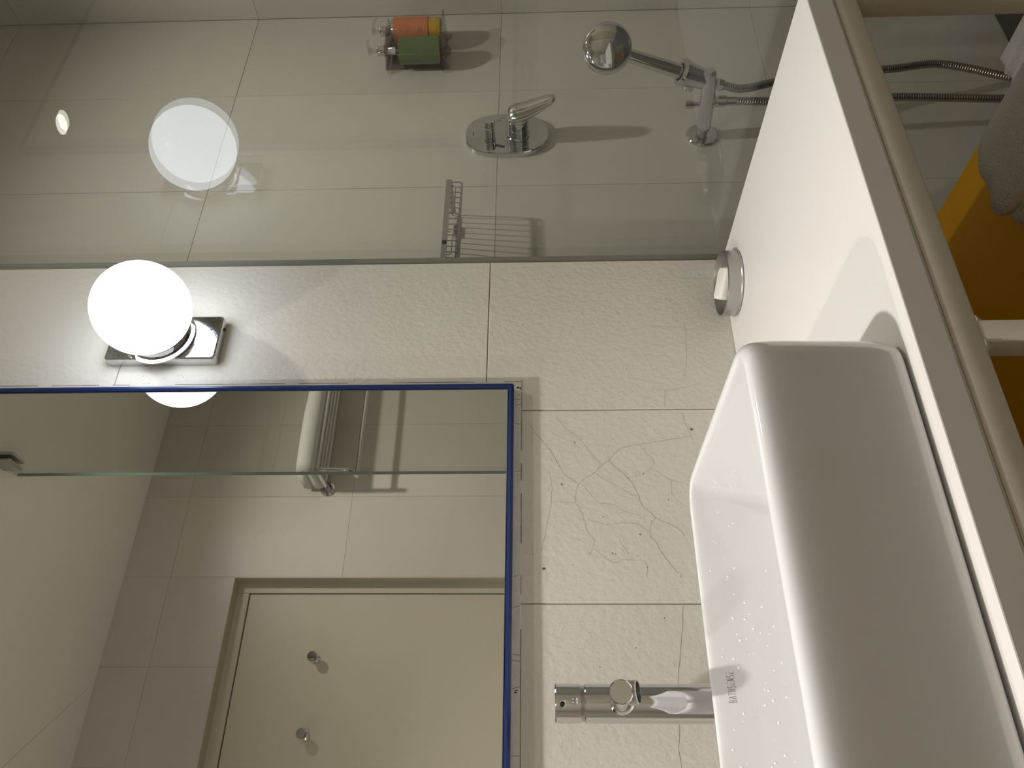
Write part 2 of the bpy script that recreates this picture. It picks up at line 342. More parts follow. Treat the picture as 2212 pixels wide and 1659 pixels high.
def ribbon(b, pts, w_, y=-.00012):
    pts = [Vector((p[0], y, p[1])) for p in pts]
    L_ = []; 
    for i, p in enumerate(pts):
        d = (pts[min(i + 1, len(pts) - 1)] - pts[max(i - 1, 0)]).normalized(); n = Vector((-d.z, 0, d.x)) * w_ * (.7 + .6 * random.random())
        L_.append((b.verts.new(p + n), b.verts.new(p - n)))
    for (a, c), (e, f) in zip(L_, L_[1:]): b.faces.new((a, e, f, c))
def crack_part(lines, m, w_, parent):
    b = nb()
    for l in lines:
        pts = smooth_path([(p[0], 0, p[1]) for p in l], 5)
        pts = [(p.x + random.uniform(-.0005, .0005), p.z + random.uniform(-.0005, .0005)) for p in pts]
        ribbon(b, pts, w_)
    return obj('crazing_crack', b, m, parent)
crack_part([CR1[k] for k in (0, 1, 3, 9)], M['crack'], .00020, wall_back)
crack_part([CR1[k] for k in range(len(CR1)) if k not in (0, 1, 3, 9)], M['faintcrack'], .00020, wall_back)
crack_part(CR2, M['faintcrack'], .00018, wall_back); crack_part(CR3, M['crack'], .00022, wall_back)
b = nb()
for x, z, r in ST:
    r *= .00028; n = 9; c_ = [b.verts.new((x + r * math.cos(2 * PI * k / n) * random.uniform(.6, 1.2), -.00015, z + r * math.sin(2 * PI * k / n) * random.uniform(.6, 1.3))) for k in range(n)]; b.faces.new(c_)
for k in range(60):
    x, z = random.choice([(random.uniform(.08, .60), random.uniform(.93, 1.13)), (random.uniform(.67, .9), random.uniform(.9, 1.15)), (random.uniform(.665, .685), random.uniform(1.66, 1.78))]); r = random.uniform(.0003, .0009)
    c_ = [b.verts.new((x + r * math.cos(2 * PI * q / 6) * random.uniform(.6, 1.4), -.00015, z + r * math.sin(2 * PI * q / 6))) for q in range(6)]; b.faces.new(c_)
obj('speck', b, M['stain'], wall_back)

# ================================================================ MIRROR
mir = thing('wall_mirror', 'large wall mirror with a thin dark blue edge trim above the basin', 'mirror')
b = nb(); box(b, MX0 + .004, MX1 - .005, -.014, -.0006, MZ0 + .005, MZ1 - .005); obj('mirror_glass', b, M['mirror'], mir)
def trim_loop(b, x0, x1, z0, z1, wx, yf, yb_, r=.0035):
    outer = rrect(x0, x1, z0, z1, r, 5); inner = rrect(x0 + wx, x1 - wx, z0 + wx, z1 - wx, r * .5, 5)
    def ring(pts, y): return [b.verts.new((p[0], y, p[1])) for p in pts]
    o0 = ring(outer, yb_); o1 = ring(outer, yf + .0015); oi = ring([((p[0] * .5 + q[0] * .5), (p[1] * .5 + q[1] * .5)) for p, q in zip(outer, inner)], yf); i1 = ring(inner, yf + .0015); i0 = ring(inner, yb_)
    for A, B_ in ((o0, o1), (o1, oi), (oi, i1), (i1, i0)):
        for k in range(len(A)): b.faces.new((A[k], A[(k + 1) % len(A)], B_[(k + 1) % len(A)], B_[k]))
b = nb(); trim_loop(b, MX0, MX1, MZ0, MZ1, .0080, -.0172, -.0005); obj('edge_trim', b, M['blue'], mir, 'auto', None)
b = nb(); trim_loop(b, MX0 + .0078, MX1 - .0078, MZ0 + .0078, MZ1 - .0078, .0024, -.0152, -.0139, .002); obj('black_seal', b, M['black'], mir)
base(mir, ((MX0 + MX1) / 2, 0, MZ0))

# ================================================================ WALL LAMP
def wall_lamp(GX, label):
    lamp = thing('wall_lamp', label, 'lamp')
    GY, GZ, GR = -.0945, 1.735, .0738; OX = GX - .7475
    b = nb(); L_ = []
    for y, ins in ((0, 0), (-.0155, 0), (-.0185, .0008), (-.020, .003)):
        L_.append([(p[0], y, p[1]) for p in rrect(OX + .7015 + ins, OX + .7875 - ins, 1.6375 + ins, 1.8195 - ins, .006, 5)])
    loft(b, L_); obj('backplate', b, M['chrome_dull'], lamp, 'auto')
    b = nb(); lathe(b, [(.030, 0), (.0560, .0005), (.0565, .0035), (.0505, .0045), (.0505, .0185), (.0488, .0205), (.020, .0205)], (GX, -.0198, GZ), (0, -1, 0), 48); obj('collar', b, M['chrome'], lamp, 'auto')
    b = nb(); a0 = math.asin(.0485 / GR); prof = [(GR * math.sin(a0 + (PI - a0) * k / 40), GR * -math.cos(a0 + (PI - a0) * k / 40)) for k in range(41)]; prof[-1] = (0, GR)
    lathe(b, prof, (GX, GY, GZ), (0, -1, 0), 64); obj('globe', b, M['globe'], lamp, True)
    for zz, r in ((1.6375, .0028),):
        b = nb(); lathe(b, [(0, 0), (r, 0), (r, .0016), (r * .5, .002), (0, .0012)], (OX + .766, -.010, zz + .0002), (0, 0, -1), 14); obj('screw', b, M['dark_metal'], lamp, 'auto')
    base(lamp, (GX, 0, GZ))
wall_lamp(.7475, 'lit round opal globe wall lamp on a chrome plate, between mirror and shower glass')
wall_lamp(-.4025, 'lit round opal globe wall lamp on the far left side of the mirror')

# ================================================================ SHOWER SCREEN
scr = thing('shower_screen', 'clear glass shower screen standing against the end of the counter', 'glass screen')
GXP = .928; GT = .010
b = nb(); box(b, GXP, GXP + GT, -.913, YS - .004, .0355, CEIL - .004); gp = obj('glass_pane', b, M['glass'], scr)
b = nb(); box(b, GXP + .0006, GXP + GT - .0006, -.9140, -.9131, .0355, CEIL - .004); obj('polished_edge', b, M['glass_edge'], scr)
b = nb(); box(b, .9125, GXP - .0004, .004, YS - .0005, .0355, CEIL - .002); box(b, GXP + GT + .0004, GXP + GT + .0035, YS - .012, YS - .0005, .0355, CEIL - .002); obj('wall_channel', b, M['silicone'], scr)
b = nb(); box(b, GXP - .010, GXP - .0002, -.86, -.80, CEIL - .052, CEIL - .0005, .002, 1); box(b, GXP + GT + .0002, GXP + GT + .010, -.86, -.80, CEIL - .052, CEIL - .0005, .002, 1); obj('ceiling_clamp', b, M['satin'], scr)
base(scr, (GXP, -.4, .0355))

# ================================================================ COUNTER, FRAME, SHELF
CT = .8025; CF = -.504; CXR = .8988
b = nb(); box(b, -.35, CXR, CF, -.0008, CT - .029, CT, .0014, 2)
tag(obj('countertop', b, M['counter'], None, 'auto'), 'white washbasin countertop ending beside the shower glass', 'counter')
fr = thing('washstand_frame', 'cream square-tube metal frame carrying the white countertop', 'stand')
zt = CT - .0318; T_ = .026
def rail(x0, x1, y0, y1, z0, z1, name='rail'):
    b = nb(); box(b, x0, x1, y0, y1, z0, z1, .003, 3); return obj(name, b, M['frame'], fr, 'auto')
rail(-.33, .893, CF + .0005, CF + .0255, zt - T_, zt); rail(-.33, .893, -.030, -.005, zt - T_, zt)
rail(.868, .893, CF + .0255, -.030, zt - T_, zt); rail(-.33, -.305, CF + .0255, -.030, zt - T_, zt); rail(.384, .407, CF + .0255, -.030, zt - T_, zt)
for lx in (-.33, .384, .868):
    for ly in (CF + .0005, -.030): rail(lx, lx + (.023 if lx == .384 else .025), ly, ly + .025, 0, zt - T_ + .001, 'leg')
rail(-.33, .893, CF + .0255, CF + .0505, .432, .457); rail(-.33, .893, -.060, -.035, .432, .457)
b = nb()   # weld fillets at the middle leg
for sx, xx in ((-1, .384), (1, .407)):
    lathe(b, [(0, 0), (.008, 0), (.0055, .004), (.003, .008), (0, .010)], (xx + sx * .001, CF + .008, zt - T_ + .001), (0, 0, -1), 12)
obj('weld', b, M['frame'], fr, True)
b = nb(); pts = [(x, CF + .0030, CT - .0304) for x in [-.33 + .02 * k for k in range(62)]]; tube(b, pts, .0013, 10); obj('sealant_bead', b, M['frame'], fr, True)
base(fr, (.28, -.25, 0))
b = nb(); box(b, -.30, .905, CF + .028, -.055, .4572, .480, .0015, 2)
tag(obj('shelf_board', b, M['yellow'], None, 'auto'), 'yellow laminate shelf board under the countertop', 'shelf')

# ================================================================ BASIN
bs = thing('washbasin', 'white rectangular ceramic vessel basin on the countertop', 'basin')
BX0, BX1, BY0, BY1, BH = -.068, .4135, -.4905, -.166, .9400
def bl(ins, z, r, dx=0): return [(p[0], p[1], z) for p in rrect(BX0 + ins, BX1 - ins, BY0 + ins, BY1 - ins, r, 10)]
prof = [(.016, CT + .0008, .030), (.010, CT + .0010, .030), (.0055, CT + .0035, .030), (.0035, CT + .009, .030), (.0028, CT + .020, .030), (.0020, .86, .032), (.0008, .90, .034), (.0004, .915, .036), (.0006, .928, .038), (.0020, .9335, .038), (.0045, .9372, .037), (.0080, .9393, .035), (.0115, .940, .032), (.0145, .9396, .028), (.0165, .9380, .024), (.0180, .9345, .020), (.0200, .925, .015), (.0250, .90, .013), (.032, .865, .014), (.038, .845, .018), (.048, .831, .024), (.064, .823, .030), (.09, .8195, .030)]
b = nb(); loft(b, [bl(i, z, max(r - 0 * i, .006)) for i, z, r in prof], True, True); bo = obj('bowl', b, M['ceramic'], bs, True)
md = bo.modifiers.new('s', 'SUBSURF'); md.levels = 1; md.render_levels = 1
b = nb(); lathe(b, [(0, .002), (.016, .002), (.019, .0035), (.0225, .0025), (.0235, 0), (0, -.0005)], (.1725, -.33, .8200), (0, 0, 1), 32); obj('drain', b, M['chrome'], bs, 'auto')
# lettering on the inner back wall, thin printed strokes
G = {'B': [[(0, 0), (0, 1), (.5, 1), (.56, .85), (.5, .62)], [(0, 0), (.62, 0), (.68, .25), (.58, .52), (0, .52)]],
     'A': [[(0, 0), (.35, 1)], [(.42, 1), (.75, 0)]], 'T': [[(-.05, 1), (.3, 1)], [(.42, 1), (.75, 1)], [(.36, .8), (.36, 0)]],
     'H': [[(0, 0), (0, 1)], [(.6, 0), (.6, 1)], [(.15, .5), (.6, .5)]], 'S': [[(.6, 1), (.05, 1), (0, .75), (.1, .55), (.5, .45), (.6, .25), (.52, 0), (0, 0)]],
     'E': [[(.6, 1), (.1, 1)], [(.5, .5), (.1, .5)], [(.6, 0), (.1, 0), (0, .1), (0, .35)]], 'N': [[(0, 0), (0, 1)], [(.08, .9), (.5, .1)], [(.6, 0), (.6, 1)]]}
b = nb(); hh = .0072; adv = .00355; x = .1555
for k, chh in enumerate('BATHSENSE'):
    for st in G[chh]:
        pts = []
        for (u, v) in st:
            z = .9172 + v * hh; yy = BY1 - (.0200 + (.925 - z) / .025 * .0050) - .0001
            pts.append((x + u * .0030, yy, z))
        tube(b, pts, .00024, 5)
    x += adv
obj('lettering', b, M['text'], bs)
base(bs, (.1725, -.328, CT))
# water drops inside the basin
b = nb()
def drop(px, py, pz, r, nrm):
    u, v = frame_of(nrm); lathe(b, [(r, 0), (r * .9, r * .22), (r * .55, r * .38), (0, r * .44)], (px, py, pz), nrm, 10)
for k in range(95):
    z = random.uniform(.862, .932); x = random.uniform(.05, .37); r = random.choice([.0006, .0009, .0012, .0016])
    t = (z - .865) / (.925 - .865); yy = BY1 - (.032 + t * (.0200 - .032)); drop(x, yy + .0001, z, r, (0, -1, .17))
for k in range(40):
    z = random.uniform(.925, .9375); x = random.uniform(.05, .36); yy = BY0 + (.0200 - (z - .925) / .0125 * .0032) ; drop(x, yy, z, random.choice([.0009, .0012, .0016]), (0, .9, .4))
for k in range(16):
    drop(.3895 - random.uniform(0, .012), random.uniform(-.26, -.20), random.uniform(.89, .925), .0008, (-1, 0, .3))
wd = tag(obj('water_drops', b, M['water'], None, True), 'small water drops with their glint painted in as white, clinging to the inside of the basin', 'water'); wd['kind'] = 'stuff'

# ================================================================ BASIN TAP
tp = thing('basin_tap', 'tall cylindrical chrome basin tap behind the white basin', 'tap')
FX, FY = .1728, -.080
b = nb(); lathe(b, [(0, 0), (.026, 0), (.026, .004), (.0235, .006), (.0217, .007), (.0217, .2645), (.0208, .2655), (0, .2655)], (FX, FY, CT + .0003), (0, 0, 1), 64); obj('body', b, M['chrome'], tp, 'auto')
b = nb(); lathe(b, [(0, .2650), (.0196, .2650), (.0196, .2705), (0, .2705)], (FX, FY, CT), (0, 0, 1), 48); obj('groove_ring', b, M['satin'], tp, 'auto')
b = nb(); lathe(b, [(0, .2695), (.0209, .2695), (.0217, .2703), (.0217, .2985), (.0207, .2998), (0, .2998)], (FX, FY, CT), (0, 0, 1), 64); hd = obj('turning_head', b, M['chrome'], tp, 'auto')
b = nb(); lathe(b, [(0, 0), (.0046, 0), (.0046, .0180), (.0040, .0190), (.0026, .0190), (.0026, .006), (0, .006)], (FX - .0025, FY - .018, 1.0935), (-.25, -1, .05), 24); obj('lever_pin', b, M['chrome'], hd, 'auto')
b = nb(); lathe(b, [(0, 0), (.0024, 0), (.0024, .006), (0, .006)], (FX - .0068, FY - .031, 1.0945), (-.25, -1, .05), 14); obj('pin_hole', b, M['dark_metal'], hd)
b = nb(); lathe(b, [(.0042, 0), (.0038, .0022), (.0022, .0036), (0, .004)], (FX - .001, FY - .0208, 1.0795), (-.1, -1, 0), 20); obj('set_screw', b, M['chrome'], hd, True)
S0 = Vector((FX, FY, 1.0245)); S1 = Vector((.1600, -.2150, 1.0375)); sdir = (S1 - S0).normalized()
b = nb(); tube(b, [S0 + sdir * .012, S0 + sdir * .0215, S0 + sdir * .0240, S1 - sdir * .0015, S1 - sdir * .0006, S1], [.0142, .0140, .0124, .0124, .0120, .0110], 48); obj('spout', b, M['chrome'], tp, 'auto')
ax = Vector((.03, -.34, -.94)).normalized(); o = S1 - sdir * .0135 + Vector((0, 0, -.0040))
b = nb(); lathe(b, [(.0108, 0), (.0125, .0050), (.0120, .0075), (.0120, .0128), (.0113, .0136), (.0102, .0136), (.0100, .009), (0, .009)], o, ax, 44); sa = obj('aerator', b, M['satin'], tp, 'auto')
b = nb(); lathe(b, [(0, .0092), (.0098, .0092), (.0098, .0097), (0, .0097)], o, ax, 30); obj('aerator_mesh', b, M['dark_metal'], sa)
base(tp, (FX, FY, CT))

# ================================================================ SOAP DISH + SOAP
sd = thing('soap_dish', 'round brushed steel soap dish on the counter by the glass', 'dish')
SX, SY = .8065, -.0635
b = nb(); lathe(b, [(0, .001), (.049, .0005), (.0525, .001), (.0530, .003), (.0520, .0040), (.0520, .0225), (.0514, .0240), (.0502, .0240), (.0496, .0225), (.047, .014), (.034, .0085), (0, .0070)], (SX, SY, CT), (0, 0, 1), 72); obj('dish_body', b, M['satin'], sd, 'auto')
b = nb(); tube(b, smooth_path([(SX + .006, SY - .020, CT + .0100), (SX - .004, SY - .028, CT + .0165), (SX - .020, SY - .026, CT + .0160), (SX - .030, SY - .016, CT + .0105)], 6), .0013, 8)
tube(b, smooth_path([(SX - .006, SY - .014, CT + .0090), (SX + .012, SY - .024, CT + .0165), (SX + .028, SY - .020, CT + .0110)], 6), .0013, 8); obj('soap_rest', b, M['chrome'], sd, True)
base(sd, (SX, SY, CT))
b = nb(); L_ = []
for z, ins in ((-.008, .0022), (-.0066, .0006), (0, 0), (.0066, .0006), (.008, .0026)):
    L_.append([(p[0], p[1], z) for p in rrect(-.0255 + ins, .0255 - ins, -.0175 + ins, .0175 - ins, .005, 5)])
loft(b, L_); so = obj('soap_bar', b, M['soap'], None, True)
so.rotation_euler = (math.radians(9), math.radians(10), math.radians(-38)); so.location = (SX - .004, SY - .004, CT + .0195)
tag(so, 'small white rectangular soap bar lying tilted in the steel dish', 'soap')

# ================================================================ SHOWER MIXER
mx = thing('shower_mixer', 'chrome concealed shower mixer with oval plate and lever', 'mixer')
PX, PZ = 1.3470, 1.1810
def stad(hw, hh_, y, n=28):
    """tall oval, hw half width, hh_ half height"""
    out = []
    for k in range(n * 2):
        a = 2 * PI * k / (n * 2); c, s = math.cos(a), math.sin(a); e = 2 / 2.5
        out.append((PX + hw * math.copysign(abs(c) ** e, c), y, PZ + hh_ * math.copysign(abs(s) ** e, s)))
    return out
b = nb(); loft(b, [stad(.0625, .0885, YS), stad(.0625, .0885, YS - .0100), stad(.0607, .0867, YS - .0125)]); obj('wall_plate', b, M['chrome'], mx, 'auto')
BXm, BZm = 1.3430, 1.1560
b = nb(); lathe(b, [(0, 0), (.0240, 0), (.0245, .0015), (.0230, .003), (.0218, .0035), (.0218, .0200), (.0210, .0210), (.0218, .0220), (.0222, .0400), (.0208, .0415), (.0208, .0430), (.0222, .0440), (.0222, .050), (0, .050)], (BXm, YS - .0120, BZm), (0, -1, 0), 48); obj('cartridge_sleeve', b, M['chrome'], mx, 'auto')
# lever: rounded cap that runs out into a flat tongue, hanging down and away from the wall
b = nb(); L_ = []; y0 = YS - .0620
for t, wx, th, zz, yy in ((0, .006, .004, .0235, .006), (.04, .017, .010, .0215, .002), (.12, .0225, .0165, .014, -.001), (.28, .0240, .0190, .001, -.004), (.42, .0230, .0165, -.014, -.009), (.6, .0205, .0130, -.036, -.020), (.8, .0175, .0100, -.058, -.032), (.93, .0140, .0080, -.071, -.039), (1, .006, .0035, -.0775, -.0425)):
    d = Vector((0, -.42, -.9)).normalized() if t > .4 else Vector((0, -.1, -1)).normalized(); nrm = Vector((0, -d.z, d.y)) * -1
    L_.append([tuple(Vector((BXm, y0 + yy, BZm + zz)) + Vector((1, 0, 0)) * wx * math.cos(2 * PI * k / 24) + nrm * th * math.sin(2 * PI * k / 24)) for k in range(24)])
loft(b, L_); lv = obj('lever', b, M['chrome_satin'], mx, True); md = lv.modifiers.new('s', 'SUBSURF'); md.levels = 1; md.render_levels = 1
DXm, DZm = 1.3460, 1.2170
b = nb(); lathe(b, [(0, 0), (.0112, 0), (.0112, .012), (.0105, .013), (.0122, .0145), (.0122, .018), (.0108, .0195), (.0118, .021), (.0120, .0365), (.0112, .0375), (0, .0375)], (DXm, YS - .0122, DZm), (0, -1, 0), 32); dv = obj('diverter_knob', b, M['chrome'], mx, 'auto')
b = nb(); tube(b, [(DXm + .001, YS - .0450, DZm - .008), (DXm + .002, YS - .0510, DZm - .030)], [.0040, .0034], 14); obj('diverter_pin', b, M['chrome'], dv, 'auto')
b = nb(); box(b, PX - .0060, PX + .0060, YS - .0129, YS - .0124, PZ + .0705, PZ + .0720); obj('engraved_mark', b, M['dark_metal'], mx); b = nb(); box(b, BXm - .006, BXm + .006, y0 - .0222, y0 - .0216, BZm + .0008, BZm + .0022); obj('engraved_mark', b, M['dark_metal'], lv)
base(mx, (PX, YS, PZ - .0885))

# ================================================================ SHOWER OUTLET ARM, HAND SHOWER, HOSE
ar = thing('hand_shower_bracket', 'chrome wall arm holding up the hand shower', 'bracket')
AX, AZ = 1.3400, .7670
b = nb(); lathe(b, [(0, 0), (.0335, 0), (.0335, .003), (.0310, .006), (.0160, .0085), (0, .0085)], (AX, YS, AZ), (0, -1, 0), 48); obj('rosette', b, M['chrome'], ar, 'auto')
b = nb(); tube(b, [(AX, YS - .006, AZ), (AX, YS - .022, AZ)], .0105, 28); obj('neck', b, M['chrome_dull'], ar, 'auto')
b = nb(); tube(b, [(AX, YS - .020, AZ), (AX, YS - .028, AZ + .0008), (AX, YS - .090, AZ + .004), (AX, YS - .140, AZ + .009), (AX, YS - .156, AZ + .011), (AX, YS - .162, AZ + .012)], [.0135, .0152, .0155, .0150, .0140, .0095], 32); obj('arm', b, M['chrome'], ar, 'auto')
b = nb(); lathe(b, [(0, 0), (.0048, 0), (.0048, .010), (.0072, .018), (.0080, .031), (.0070, .033), (0, .033)], (AX, YS - .082, AZ + .015), (0, 0, 1), 24); obj('stop_knob', b, M['chrome'], ar, 'auto')
b = nb(); lathe(b, [(.0135, 0), (.0135, .004), (.0105, .006), (.0105, .012), (0, .012)], (AX, YS - .088, AZ - .006), (0, 0, -1), 28)
obj('hose_outlet', b, M['chrome'], ar, 'auto')
hd_dir = Vector((.02, -.34, .94)).normalized()
hc = Vector((AX + .006, YS - .147, AZ + .045))          # point where the handle sits in the cradle
b = nb(); lathe(b, [(.0165, -.030), (.0195, -.028), (.0240, .006), (.0270, .018), (.0250, .0235), (.0175, .0235), (.0150, -.024)], hc, hd_dir, 36); lathe(b, [(0, 0), (.0120, 0), (.0135, .012), (.0120, .0235), (0, .0235)], hc + Vector((0, .030, .002)), (0, -1, -.15), 26); obj('cradle', b, M['chrome'], ar, 'auto')
base(ar, (AX, YS, AZ - .0335))
hs = thing('hand_shower', 'chrome hand shower with round head resting in its bracket', 'shower head')
hb = hc + hd_dir * -.052; ht_ = hc + hd_dir * .135
b = nb(); tube(b, [hb, hb + hd_dir * .012, hc, hc + hd_dir * .05, hc + hd_dir * .10, ht_], [.0100, .0120, .0138, .0142, .0136, .0128], 28); obj('handle', b, M['chrome'], hs, 'auto')
hcen = hc + hd_dir * .1790; n0 = Vector((-.80, -.58, .10)); n0 = (n0 - hd_dir * n0.dot(hd_dir) * .75).normalized()
b = nb(); lathe(b, [(0, -.010), (.040, -.010), (.0465, -.006), (.0480, 0), (.0468, .0045), (.043, .0090), (.034, .0130), (.020, .0158), (.009, .0168), (0, .0170)], hcen, n0, 56); sh = obj('head', b, M['chrome'], hs, True)
b = nb(); lathe(b, [(0, -.0104), (.039, -.0104), (.039, -.0115), (0, -.012)], hcen, n0, 40); obj('spray_face', b, M['white_plastic'], sh)
base(hs, hb)
def hose_ribs(b, pts, r, pitch=.0050):
    P = smooth_path(pts, 10); L = [0]
    for a, c in zip(P, P[1:]): L.append(L[-1] + (c - a).length)
    n = int(L[-1] / (pitch / 4)); out = []; rr = []; j = 0
    for k in range(n + 1):
        s = L[-1] * k / n
        while j < len(L) - 2 and L[j + 1] < s: j += 1
        t = (s - L[j]) / max(1e-9, L[j + 1] - L[j]); out.append(P[j].lerp(P[j + 1], t)); rr.append(r * (1, .96, .80, .96)[k % 4])
    tube(b, out, rr, 12)
ho = thing('shower_hose', 'ribbed steel shower hose looping down behind the counter frame', 'hose')
e1 = hb - hd_dir * .004; e2 = Vector((AX, YS - .088, AZ - .018))
b = nb(); lathe(b, [(0, 0), (.0105, 0), (.0125, .004), (.0125, .015), (.0090, .019), (0, .019)], e1 + Vector((0, 0, .002)), -hd_dir + Vector((0, .1, -.2)), 6); lathe(b, [(0, 0), (.0125, 0), (.0125, .015), (.0098, .017), (.0095, .036), (0, .036)], e2 + Vector((0, 0, .0005)), (0, 0, -1), 6 if 0 else 12); obj('hose_nut', b, M['chrome'], ho, 'auto')
s1 = e1 - hd_dir * .014
b = nb(); hose_ribs(b, [s1, s1 + Vector((.004, .012, -.045)), (1.383, .000, .62), (1.418, .012, .50), (1.445, .022, .37), (1.467, .030, .26), (1.415, .026, .14), (1.392, .020, .085), (1.370, .018, .068), (1.348, .018, .085), (1.338, .018, .16), (1.346, .020, .27), (1.352, .020, .378), (1.345, .016, .52), (1.337, .012, .637), (AX, YS - .088, AZ - .054)], .0084)
obj('hose', b, M['hose'], ho, True)
base(ho, (1.285, .018, .058))

# ================================================================ WIRE BASKET
wb = thing('wire_basket', 'rectangular steel wire soap basket fixed to the shower wall', 'basket')
KX0, KX1, KY0, KY1, KZ = .921, 1.1245, .0026, .0998, 1.2840
b = nb()
o1 = rrect(KX0, KX1, KY0, KY1, .004, 4); i1 = rrect(KX0 + .002, KX1 - .002, KY0 + .002, KY1 - .002, .003, 4)
def rg(pts, z): return [b.verts.new((p[0], p[1], z)) for p in pts]
# band bent round three sides, open at the wall
def open_band(x0, x1, y0, y1, r):
    p = [(x0, y1)] + [(x0 + r - r * math.cos(a), y0 + r - r * math.sin(a)) for a in [PI / 2 * k / 5 for k in range(6)]] + [(x1 - r + r * math.sin(a), y0 + r - r * math.cos(a)) for a in [PI / 2 * k / 5 for k in range(6)]] + [(x1, y1)]
    return p
oo, ii = open_band(KX0, KX1, KY0, KY1, .006), open_band(KX0 + .0018, KX1 - .0018, KY0 + .0018, KY1, .0045)
A = [rg(oo, KZ - .0050), rg(oo, KZ + .0050), rg(ii, KZ + .0050), rg(ii, KZ - .0050)]
for k in range(4):
    P_, Q_ = A[k], A[(k + 1) % 4]
    for j in range(len(P_) - 1): b.faces.new((P_[j], P_[j + 1], Q_[j + 1], Q_[j]))
for e in (0, -1): b.faces.new([A[k][e] for k in range(4)])
obj('rim_band', b, M['satin'], wb, 'auto')
ZB = KZ - .0235; ZW = KZ - .0100
for k in range(15):
    x = KX0 + .008 + (KX1 - KX0 - .016) * k / 14; b = nb()
    tube(b, [(x, KY0 + .003, KZ), (x, KY0 + .003, ZB + .005), (x, KY0 + .0045, ZB + .0015), (x, KY0 + .009, ZB), (x, KY1 - .003, ZW)], .0010, 7)
    obj('wire', b, M['satin'], wb, True)
for yy, zz in ((KY0 + .007, ZB - .0018), (KY1 - .004, ZW + .0018)):
    b = nb(); tube(b, [(KX0 + .004, yy, KZ), (KX0 + .004, yy, zz + .004), (KX0 + .008, yy, zz), (KX1 - .008, yy, zz), (KX1 - .004, yy, zz + .004), (KX1 - .004, yy, KZ)], .0013, 7); obj('cross_wire', b, M['satin'], wb, True)
for xa, xb in ((KX0 + .016, KX0 + .070), (KX1 - .085, KX1 - .016)):
    b = nb(); tube(b, [(xa, KY0 + .004, KZ), (xa, KY0 + .004, KZ - .009), (xa + .004, KY0 + .004, KZ - .013), (xb - .004, KY0 + .004, KZ - .013), (xb, KY0 + .004, KZ - .009), (xb, KY0 + .004, KZ)], .0011, 7); obj('inner_loop', b, M['satin'], wb, True)
for xx in (KX0 + .05, KX1 - .05):
    b = nb(); box(b, xx - .014, xx + .014, KY1 - .0085, KY1 + .0001, ZW - .002, ZW + .008, .001, 1); obj('wall_fixing', b, M['chrome_dull'], wb)
b = nb(); lathe(b, [(0, 0), (.0045, 0), (.0045, .0016), (0, .0022)], (KX0 + .042, KY0, KZ), (0, -1, 0), 14); obj('rivet', b, M['dark_metal'], wb)
base(wb, ((KX0 + KX1) / 2, YS, ZB))

# ================================================================ BOTTLES IN THEIR ACRYLIC BRACKET
bh = thing('bottle_bracket', 'smoky clear acrylic bracket holding two pump bottles on the shower wall', 'bracket')
Q1, Q2 = (1.665, .056), (1.5925, .056)     # bottle axes
b = nb(); pb_ = [(1.712, 1.466), (1.5830, 1.466)] + [(1.5830 + .129 * k / 32, 1.3150 + .012 * (1 - math.cos(4 * PI * k / 32)) / 2) for k in range(33)]
loft(b, [[(p[0], y, p[1]) for p in pb_] for y in (YS - .0005, YS - .0035)]); obj('back_plate', b, M['smoke'], bh)
